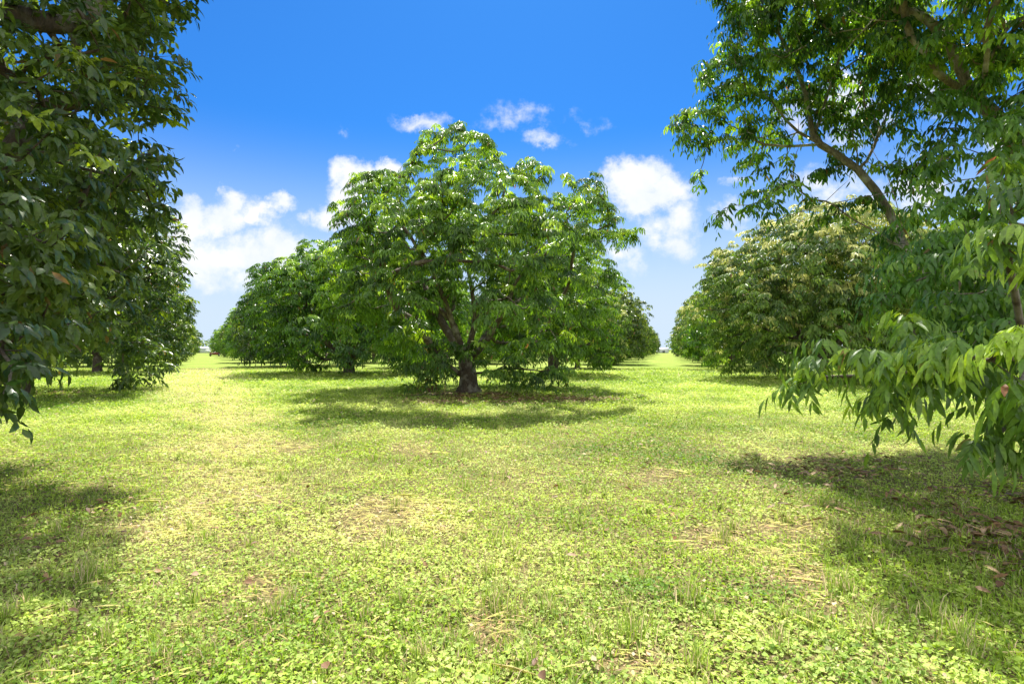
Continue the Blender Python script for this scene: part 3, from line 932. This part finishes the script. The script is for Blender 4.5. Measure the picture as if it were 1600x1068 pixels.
# trees between the two alleys, seen beneath and between the front crowns
inner = [(2, 1), (3, 1), (3, 2), (4, 2), (4, 1), (5, 1), (5, 3), (5, 2)]
where = ['seen between the trunks behind the central tree', 'seen low behind the central tree and the leaning-trunk tree',
         'far behind the forked-trunk tree, under its branches', 'deep in the orchard straight behind the central tree',
         'deep in the orchard right of the central trunk', 'far back beside the left row of the right alley',
         'far back behind the forked-trunk tree', 'farthest back in line with the central trunk']
for (i, j), wtxt in zip(inner, where):
    p = np.array([-1.57, 19.9]) + uv * i + (dv - uv) * j
    put([s1, s3, s2][(i + j) % 3], p[0], p[1], rr.uniform(0, 6.28), (rr.uniform(.92, 1.02), rr.uniform(.9, 1.02)), 'shaded orchard tree ' + wtxt)
for k, (x, y) in enumerate([(27.6, 27.0), (31.2, 39.5), (34.8, 52), (38.4, 65)]):
    put([s3, s1, s3, s2][k], x, y, rr.uniform(0, 6.28), (1.02, 1.0), 'dark orchard tree behind the right tree boughs, %s in the outermost right row' % ORD[k])
for k, (x, y) in enumerate([(-37, 34), (-48, 50), (-60, 68)]):
    put([s3, s1, s3][k], x, y, rr.uniform(0, 6.28), (1.02, 1.0), 'orchard tree glimpsed under the left crowns, %s in the outermost row' % ORD[k])


# ------------------------------------------------------------------ ground
def ground():
    m, N, L = new_mat('lawn_soil')
    out = N.new('ShaderNodeOutputMaterial')
    pb = N.new('ShaderNodeBsdfPrincipled'); pb.inputs['Roughness'].default_value = .95
    pb.inputs['Specular IOR Level'].default_value = .1
    tc = N.new('ShaderNodeTexCoord')
    def noise(s, d=6, sx=1, sy=1):
        mp = N.new('ShaderNodeMapping'); mp.inputs['Scale'].default_value = (sx, sy, 1)
        L.new(tc.outputs['Object'], mp.inputs[0])
        n = N.new('ShaderNodeTexNoise'); n.inputs['Scale'].default_value = s; n.inputs['Detail'].default_value = d
        L.new(mp.outputs[0], n.inputs['Vector']); return n.outputs['Fac']
    def ramp(f, a, ca, b, cb):
        r = N.new('ShaderNodeValToRGB'); L.new(f, r.inputs[0])
        e = r.color_ramp.elements
        e[0].position = a; e[0].color = (*ca, 1); e[1].position = b; e[1].color = (*cb, 1)
        return r.outputs[0]
    def mix(f, a, b):
        n = N.new('ShaderNodeMix'); n.data_type = 'RGBA'; L.new(f, n.inputs['Factor'])
        L.new(a, n.inputs[6]); L.new(b, n.inputs[7]); return n.outputs[2]
    nearc = ramp(noise(25), .35, (.07, .07, .025), .7, (.27, .21, .10))
    fine = ramp(noise(7, 10), .3, (.13, .20, .03), .7, (.30, .37, .07))
    broad = ramp(noise(.12, 5), .4, (.15, .23, .036), .62, (.29, .33, .08))
    far = mix(noise(.5, 6), fine, broad)
    # distance from the origin along the ground: sparse geometry near, plain turf far
    vm = N.new('ShaderNodeVectorMath'); vm.operation = 'LENGTH'; L.new(tc.outputs['Object'], vm.inputs[0])
    mr = N.new('ShaderNodeMapRange'); L.new(vm.outputs[1], mr.inputs[0])
    mr.inputs[1].default_value = 8; mr.inputs[2].default_value = 26
    c = mix(mr.outputs[0], nearc, far)
    L.new(c, pb.inputs['Base Color'])
    b = N.new('ShaderNodeBump'); b.inputs['Strength'].default_value = .8; b.inputs['Distance'].default_value = .06
    L.new(noise(18, 8), b.inputs['Height']); L.new(b.outputs[0], pb.inputs['Normal'])
    L.new(pb.outputs[0], out.inputs[0])
    S = 3000
    xs = np.array([-S, -400, -100, -40, 0, 40, 100, 400, S], float)
    V = np.array([(x, y, 0) for y in xs for x in xs])
    k = len(xs)
    f = []
    for j in range(k - 1):
        for i in range(k - 1):
            a = j * k + i; f += [a, a + 1, a + k + 1, a + k]
    o = mesh_from('ground', V, f, np.full((k - 1) ** 2, 4), m)
    tag(o, 'flat sunlit orchard lawn of mown grass and low weeds', 'ground', kind='structure')


ground()

# patches: (px,py,rpx,rpy in photo) -> world ellipses with kinds
DRY_RED = [(600, 800, 55, 22), (640, 705, 40, 10), (455, 700, 26, 10), (560, 835, 25, 20), (425, 935, 30, 28), (768, 985, 30, 30), (1120, 840, 45, 22),
           (1240, 900, 50, 18), (400, 910, 20, 10), (1300, 950, 30, 14), (980, 1040, 50, 25), (880, 670, 12, 4), (1030, 745, 30, 10), (1220, 830, 60, 14)]
STRAW = [(300, 800, 40, 24), (350, 640, 40, 40), (330, 590, 40, 20), (325, 565, 20, 10), (330, 745, 80, 14), (360, 700, 100, 20), (300, 610, 60, 26), (340, 650, 80, 16), (320, 580, 40, 12), (260, 830, 90, 20), 
         (600, 790, 50, 12), (380, 780, 80, 20), (640, 800, 60, 14), (330, 560, 30, 6), (690, 830, 40, 12), (1200, 870, 50, 12)]


def pmap(x, y, L_):
    yy = np.maximum(y, .5)
    px = CX + x / yy * F; py = HY + CAMH * F / yy
    v = np.zeros_like(x)
    wob = (fbm(x * 1.6 + 40, y * 1.6 + 40, 77) - .5) * 1.3
    for (a, b, ra, rb) in L_:
        q = np.sqrt(((px - a) / ra) ** 2 + ((py - b) / rb) ** 2) + wob
        v = np.maximum(v, np.clip(1.45 - q, 0, 1))
    return v


def sample_ground(n, z0, z1, power, r, spread=1.12, pad=1.0):
    # density ~ z^-power over the wedge area (width ~ z)
    e = 2 - power
    u = r.random(n)
    z = (z0 ** e + u * (z1 ** e - z0 ** e)) ** (1 / e) if abs(e) > 1e-3 else z0 * (z1 / z0) ** u
    x = (r.random(n) * 2 - 1) * (z * spread + pad)
    return x, z


def blades(x, y, h, w, lean, col, r, base_z=0.0):
    k = len(x)
    az = r.random(k) * 2 * PI
    s = np.stack([np.cos(az), np.sin(az), np.zeros(k)], 1)
    la = r.random(k) * 2 * PI
    l = np.stack([np.cos(la), np.sin(la), np.zeros(k)], 1) * (lean * h)[:, None]
    b = np.stack([x, y, np.full(k, base_z)], 1)
    up = np.zeros((k, 3)); up[:, 2] = h
    mid = b + up * .6 + l * .35
    tip = b + up * (1 - .25 * np.minimum(lean, 1.6))[:, None] + l
    ww = (w * .5)[:, None]
    V = np.stack([b - s * ww, b + s * ww, mid + s * ww * .8, mid - s * ww * .8, tip], 1).reshape(-1, 3)
    tri = np.array([0, 1, 2, 3, 3, 2, 4])
    Fc = (tri[None] + (np.arange(k) * 5)[:, None]).ravel()
    lt = np.tile([4, 3], k)
    return V, Fc, lt, np.repeat(col, 5, axis=0)


def join(parts):
    V = []; Fc = []; LT = []; C = []; off = 0
    for (v, f, l, c) in parts:
        V.append(v); Fc.append(f + off); LT.append(l); C.append(c); off += len(v)
    return np.vstack(V), np.concatenate(Fc), np.concatenate(LT), np.vstack(C)


def lawn():
    r = np.random.default_rng(101)
    # --- low broad-leaved weeds (creeping clover-like cover)
    n = 640000
    x, y = sample_ground(n, 1.6, 40, 1.55, r)
    dred = pmap(x, y, DRY_RED); straw = pmap(x, y, STRAW)
    grassy = fbm(x * .55 + 20, y * .55 + 20, 31)
    side = np.clip((x - 1.2) / 2.5, 0, 1) * np.clip((7 - y) / 3, 0, 1)     # more blades than weeds in the right foreground
    ns = fbm(x * 3.5, y * 3.5, 55, 2)
    keep = r.random(n) < np.clip(1.15 - 1.0 * dred - .2 * straw - .6 * side - .9 * np.clip(grassy - .55, 0, 1) * 2.2 - .9 * np.clip(.34 - ns, 0, 1) * 3, .06, 1)
    x, y = x[keep], y[keep]
    k = len(x)
    sc = np.maximum(1, (y / 6.5)) ** .72
    size = (.011 + .026 * r.random(k) ** 1.8) * sc * (.8 + .5 * fbm(x * 1.3, y * 1.3, 88, 2))
    # leaves in small rosettes: three-four around a stem
    hz = r.uniform(.006, .07, k) * (1 + .5 * (sc - 1)) * (.2 + 1.7 * fbm(x * 6, y * 6, 61, 2) ** 1.5)
    b = np.stack([x, y, hz], 1)
    az = r.random(k) * 2 * PI
    tilt = r.normal(.1, .35, k)
    d = np.stack([np.cos(az), np.sin(az), tilt], 1)
    nn = norm(np.stack([r.normal(0, .55, k), r.normal(0, .55, k), np.ones(k)], 1))
    lo = fbm(x * .35 + 5, y * .35, 17, 3); mid_n = fbm(x * 2.2, y * 2.2, 19, 2)
    tone = np.clip(.25 + .85 * (lo - .5) + .9 * (mid_n - .3) + r.normal(0, .2, k), 0, 1)
    yel = np.clip((fbm(x * .8 + 9, y * .8, 23) - .42) * 1.5 + r.normal(0, .16, k), 0, .85)
    pS = pmap(x, y, STRAW); pD = pmap(x, y, DRY_RED)
    yel = np.clip(yel + .4 * pS + .15 * pD, 0, 1)
    dr = np.where(r.random(k) < .05 + .45 * pD + .3 * pS, r.random(k), 0)
    P1 = leaf_arrays(b, d, nn, size, size * r.uniform(.65, .95, k), np.stack([tone, yel, dr], 1), False)
    # --- grass blades
    n = 420000
    x, y = sample_ground(n, 1.6, 46, 1.45, r)
    grassy = fbm(x * .55 + 20, y * .55 + 20, 31)
    side = np.clip((x - 1.2) / 2.5, 0, 1) * np.clip((7 - y) / 3, 0, 1)
    keep = r.random(n) < np.clip(.25 + 1.7 * (grassy - .42) + .75 * side + np.clip((y - 9) / 10, 0, .5) - .4 * pmap(x, y, DRY_RED), .1, 1)
    x, y = x[keep], y[keep]; k = len(x)
    sc = np.maximum(1, (y / 6.5)) ** .75
    side = np.clip((x - 1.2) / 2.5, 0, 1) * np.clip((7 - y) / 3, 0, 1)
    h = r.uniform(.03, .095, k) * (.8 + .2 * sc) * (1 + .5 * side)
    tone = np.clip(.3 + .9 * (fbm(x * .35 + 5, y * .35, 17, 3) - .4) + r.normal(0, .22, k), 0, 1)
    yel = np.clip((fbm(x * .8 + 9, y * .8, 23) - .45) * 1.2 + r.normal(.05, .14, k) - .2 * side, 0, .9)
    dr = np.where(r.random(k) < .10 + .7 * pmap(x, y, STRAW), .4 + .6 * r.random(k), 0)
    P2 = blades(x, y, h, r.uniform(.0045, .0085, k) * sc, r.uniform(.1, 1.1, k), np.stack([tone, yel, dr], 1), r)
    # --- mown straw lying flat
    n = 90000
    x, y = sample_ground(n, 1.6, 30, 1.5, r)
    keep = r.random(n) < .06 + .94 * pmap(x, y, STRAW) + .55 * pmap(x, y, DRY_RED)
    x, y = x[keep], y[keep]; k = len(x)
    az = r.normal(.5, 1.1, k)
    ln = r.uniform(.05, .22, k) * np.where(r.random(k) < .04, 2.4, 1)
    sc = np.maximum(1, (y / 5.5)) ** .8
    b = np.stack([x, y, r.uniform(.03, .065, k)], 1)
    d = np.stack([np.cos(az), np.sin(az), r.normal(0, .05, k)], 1)
    P3 = leaf_arrays(b, d, norm(np.stack([r.normal(0, .2, k), r.normal(0, .2, k), np.ones(k)], 1)), ln, r.uniform(.0022, .0045, k) * sc ** .8,
                     np.stack([r.random(k), .7 + .3 * r.random(k), r.uniform(.2, .6, k)], 1), False)
    A = join([P1, P2, P3])
    o = mesh_from('grass', A[0], A[1], A[2], M_GRASS, None, A[3])
    tag(o, 'sunlit lawn of yellow-green creeping weeds, grass blades and mown straw', 'grass', kind='stuff')

    # --- taller upright tufts
    spots = [(145, 905, 1.2), (90, 830, .8), (505, 800, .6), (440, 752, .9), (775, 955, 1.2), (985, 1000, 1.2), (1080, 940, 1.1), (1145, 830, .9),
             (775, 850, 1.0), (805, 870, .8), (720, 720, 1), (790, 745, 1), (1310, 925, 1.1), (1420, 845, 1.0), (640, 740, .8), (585, 720, .8), (300, 830, .8),
             (325, 845, .8), (760, 900, .9), (690, 690, .8), (860, 960, .9), (1250, 690, .8), (1110, 690, .9), (1180, 720, .8), (980, 690, .8), (1085, 1040, .9),
             (660, 1030, .8), (430, 960, .8), (1500, 1000, 1.1), (1360, 990, 1), (1210, 1010, .9), (250, 1030, .7), (560, 880, .7), (905, 820, .7), (1010, 800, .7)]
    for _ in range(150):
        spots.append((r.uniform(0, 1600), 610 + 440 * r.random() ** 1.8, r.uniform(.4, .9)))
    xs = []; ys = []; hs = []; cs = []
    for (px, py, s) in spots:
        g = G(px, py); m = int(75 * s)
        ang = r.random(m) * 2 * PI; q = np.abs(r.normal(0, .055 * s, m))
        xs.append(g[0] + np.cos(ang) * q); ys.append(g[1] + np.sin(ang) * q)
        hs.append(r.uniform(.09, .22, m) * s)
        red = r.random(m) < .3
        cs.append(np.stack([r.uniform(.0, .5, m), np.where(red, .5, r.uniform(0, .3, m)), np.where(red, .8, 0)], 1))
    x = np.concatenate(xs); y = np.concatenate(ys); h = np.concatenate(hs); c = np.vstack(cs)
    A = blades(x, y, h, r.uniform(.0035, .0065, len(x)) * np.maximum(1, y / 8) ** .6, r.uniform(.1, .55, len(x)), c, r)
    o = mesh_from('tall_grass', A[0], A[1], A[2], M_GRASS, None, A[3])
    tag(o, 'upright tufts of taller wiry grass scattered over the lawn', 'grass', kind='stuff')


lawn()


def litter(name, label, spots, n, seed, size=(.09, .16)):
    r = np.random.default_rng(seed)
    xs, ys = [], []
    w = np.array([s[4] for s in spots], float); w /= w.sum()
    for (cx, cy, rx, ry, _), ww in zip(spots, w):
        k = int(n * ww)
        xs.append(cx + r.normal(0, rx * .5, k)); ys.append(cy + r.normal(0, ry * .5, k))
    x = np.concatenate(xs); y = np.concatenate(ys)
    ok = fbm(x * 1.7 + 3, y * 1.7, seed) > .45
    x, y = x[ok], y[ok]; k = len(x)
    b = np.stack([x, y, r.uniform(.04, .09, k)], 1)
    az = r.random(k) * 2 * PI
    d = np.stack([np.cos(az), np.sin(az), r.normal(0, .22, k)], 1)
    nn = norm(np.stack([r.normal(0, .45, k), r.normal(0, .45, k), np.ones(k)], 1))
    A = leaf_arrays(b, d, nn, r.uniform(size[0], size[1], k), r.uniform(.022, .045, k),
                    np.stack([r.random(k), r.random(k) ** 2, r.random(k) ** 2 * .6], 1), True)
    o = mesh_from(name, A[0], A[1], A[2], M_LITTER, None, A[3])
    tag(o, label, 'fallen leaves', kind='stuff')


litter('fallen_leaves', 'reddish brown fallen leaves around the foot of the central tree',
       [(-1.4, 19.2, 1.6, .9, 3), (-.6, 17.9, 3.2, 1.3, 3), (1.6, 17.2, 2.2, 1.0, 2), (-2.6, 18.2, 1.2, .8, 1), (-1.2, 16.3, 2.2, .6, 1)], 5600, 71, (.10, .19))
litter('fallen_leaves', 'long brown fallen leaves in the shade of the right edge tree',
       [(5.0, 5.8, 1.4, 1.4, 3), (4.3, 4.6, 1.1, .7, 3), (5.6, 7.2, 2.0, 1.2, 2), (3.6, 7.4, 1.2, .6, 1), (3.4, 5.6, .8, .7, .8), (6.6, 5.0, 1.4, 1.6, 3), (4.0, 3.9, .7, .5, 1.4)], 2300, 72)
litter('fallen_leaves', 'sparse rusty fallen leaves strewn over the open lawn',
       [(0, 5, 6, 5, 3), (-3, 4, 3, 3, 1.5), (2, 7, 6, 4, 1), (-4.2, 5, 1.2, 1.5, .7)], 420, 73, (.05, .10))
litter('fallen_leaves', 'brown fallen leaves under the leaning-trunk tree at left',
       [(-17, 19.5, 2.4, 1.6, 2), (-15, 18, 2.5, 1.0, 1)], 700, 74, (.12, .2))


def dry_bits():
    r = np.random.default_rng(75)
    n = 90000
    x, y = sample_ground(n, 1.6, 20, 1.5, r)
    p = pmap(x, y, DRY_RED)
    keep = r.random(n) < .9 * p + .012
    x, y = x[keep], y[keep]; k = len(x)
    az = r.random(k) * 2 * PI
    A = leaf_arrays(np.stack([x, y, r.uniform(.008, .04, k)], 1), np.stack([np.cos(az), np.sin(az), r.normal(0, .25, k)], 1),
                    norm(np.stack([r.normal(0, .5, k), r.normal(0, .5, k), np.ones(k)], 1)), r.uniform(.015, .05, k) * np.maximum(1, y / 7), r.uniform(.006, .016, k) * np.maximum(1, y / 7),
                    np.stack([r.random(k), .4 + .6 * r.random(k), r.random(k) ** 3 * .4], 1), False)
    o = mesh_from('dry_debris', A[0], A[1], A[2], M_LITTER, None, A[3])
    tag(o, 'reddish dry crumbs of dead leaf on the bare patches of the lawn', 'debris', kind='stuff')


dry_bits()

# ------------------------------------------------------------------ small things
def tube(pts, rads, m=8):
    pts = np.asarray(pts, float); rads = np.asarray(rads, float)
    tg = norm(np.gradient(pts, axis=0))
    ref = np.array([1.0, .1, .05]) if abs(tg[0][0]) < .8 else np.array([.1, 1.0, .05])
    a = norm(np.cross(tg, ref)); b = np.cross(tg, a)
    th = np.arange(m) * 2 * PI / m
    V = (pts[:, None] + rads[:, None, None] * (np.cos(th)[None, :, None] * a[:, None] + np.sin(th)[None, :, None] * b[:, None])).reshape(-1, 3)
    q = len(pts)
    f = []; lt = []
    for i in range(q - 1):
        for j in range(m):
            f += [i * m + j, i * m + (j + 1) % m, (i + 1) * m + (j + 1) % m, (i + 1) * m + j]; lt.append(4)
    f += list(range(m))[::-1]; lt.append(m)
    f += list(range((q - 1) * m, q * m)); lt.append(m)
    return V, np.array(f), np.array(lt)


def box(x0, x1, y0, y1, z0, z1):
    V = np.array([(x, y, z) for z in (z0, z1) for (x, y) in ((x0, y0), (x1, y0), (x1, y1), (x0, y1))], float)
    f = [0, 3, 2, 1, 4, 5, 6, 7, 0, 1, 5, 4, 1, 2, 6, 5, 2, 3, 7, 6, 3, 0, 4, 7]
    return V, np.array(f), np.full(6, 4)


M_WOOD = flat_mat('pale_cane', (.42, .33, .14), .7)
g = G(695, 622)
V, f, lt = tube([(g[0], g[1], -.05), (g[0] + .01, g[1], .5), (g[0] - .01, g[1] + .02, 1.05)], [.017, .015, .012])
o = mesh_from('cane_stake', V, f, lt, M_WOOD)
tag(o, 'thin pale upright cane just left of the central trunk', 'stake')

# fallen bare twig by the central trunk
V1 = tube([(-2.6, 18.75, .03), (-2.2, 18.7, .16), (-1.8, 18.9, .32)], [.012, .012, .009], 5)
V2 = tube([(-3.6, 18.2, .05), (-2.9, 18.4, .10), (-2.3, 18.5, .07)], [.010, .014, .012], 5)
for (v, f_, l_), lab in ((V1, 'thin bare twig leaning up beside the central trunk'), (V2, 'pale fallen stick lying left in front of the central trunk')):
    o = mesh_from('fallen_twig', v, f_, l_, M_BARK)
    tag(o, lab, 'twig')

# far end: red farm cart and pale sheds
M_RED = flat_mat('red_paint', (.16, .02, .018), .45)
M_WHITE = flat_mat('white_paint', (.5, .52, .54), .5, .05)
M_ROOF = flat_mat('grey_roof', (.5, .52, .55), .5, .08)
M_TYRE = flat_mat('rubber', (.03, .03, .03), .8)
M_STEEL = flat_mat('pale_steel', (.5, .42, .38), .4)
M_DARK = flat_mat('dark_opening', (.05, .055, .06), .5)


def wheel(root, x, y, R_):
    t = tube([(x - .1, y, R_), (x + .1, y, R_)], [R_, R_], 20)
    o = mesh_from('wheel', *t, M_TYRE, root, smooth=False)
    t2 = tube([(x - .13, y, R_), (x + .13, y, R_)], [R_ * .5, R_ * .5], 14)
    mesh_from('hub', *t2, M_STEEL, o, smooth=False)


cart = bpy.data.objects.new('farm_cart', None); COL.objects.link(cart)
cart.location = (-68.6, 127, 0)
cart.scale = (.8, .8, .8)
mesh_from('body', *box(-1.1, 1.1, -.6, .6, .45, 1.05), M_RED, cart, smooth=False)
V, f, lt = tube([(-.9, -.7, .5), (.7, -.75, 1.3)], [.06, .06], 6)
mesh_from('drawbar', V, f, lt, M_STEEL, cart)
for x in (-1.22, 1.22):
    wheel(cart, x, 0, .42)
tag(cart, 'small dark red farm cart at the far end of the left alley', 'cart')


def shed(loc, w, d, h, label):
    root = bpy.data.objects.new('farm_shed', None); COL.objects.link(root); root.location = loc
    mesh_from('wall', *box(-w / 2, w / 2, -d / 2, d / 2, 0, h), M_WHITE, root, smooth=False)
    rv = np.array([(-w / 2 - .3, -d / 2 - .3, h + .01), (w / 2 + .3, -d / 2 - .3, h + .01), (w / 2 + .3, d / 2 + .3, h + .01), (-w / 2 - .3, d / 2 + .3, h + .01),
                   (-w / 2 - .3, 0, h + 1.0), (w / 2 + .3, 0, h + 1.0)])
    mesh_from('roof', rv, np.array([0, 1, 5, 4, 3, 4, 5, 2, 0, 4, 3, 1, 2, 5, 0, 3, 2, 1]), np.array([4, 4, 3, 3, 4]), M_ROOF, root, smooth=False)
    mesh_from('door', *box(-w * .12, w * .12, -d / 2 - .06, -d / 2 - .003, 0.02, h * .8), M_DARK, root, smooth=False)
    tag(root, label, 'shed')


shed((-133, 236, 0), 5, 5, 1.6, 'low white shed at the far end of the left grass alley')
shed((64.5, 236, 0), 4.2, 4, 1.3, 'low white shed at the far end of the right grass alley')


def far_wood():
    r = np.random.default_rng(301)
    k = 26000
    x = r.uniform(-330, 330, k)
    gap = np.abs(x - 64) < 5
    x = x[~gap]; k = len(x)
    top = 4.0 + 3.0 * fbm(x * .06, x * 0 + 3, 5) + 1.5 * fbm(x * .3, x * 0 + 9, 6)
    y = 245 + r.uniform(-6, 6, k)
    z = top * np.sqrt(r.random(k))
    d = norm(r.normal(0, 1, (k, 3)) + np.array([0, 0, -.5]))
    A = leaf_arrays(np.stack([x, y, z], 1), d, norm(r.normal(0, 1, (k, 3)) + np.array([0, -.3, .8])), r.uniform(.6, 1.2, k), r.uniform(.4, .7, k),
                    np.stack([r.random(k), r.random(k) ** 3 * .6, np.zeros(k)], 1), False)
    o = mesh_from('distant_wood', A[0], A[1], A[2], M_BROAD, None, A[3])
    tag(o, 'low line of far off trees closing both grass alleys', 'trees', kind='stuff')


far_wood()
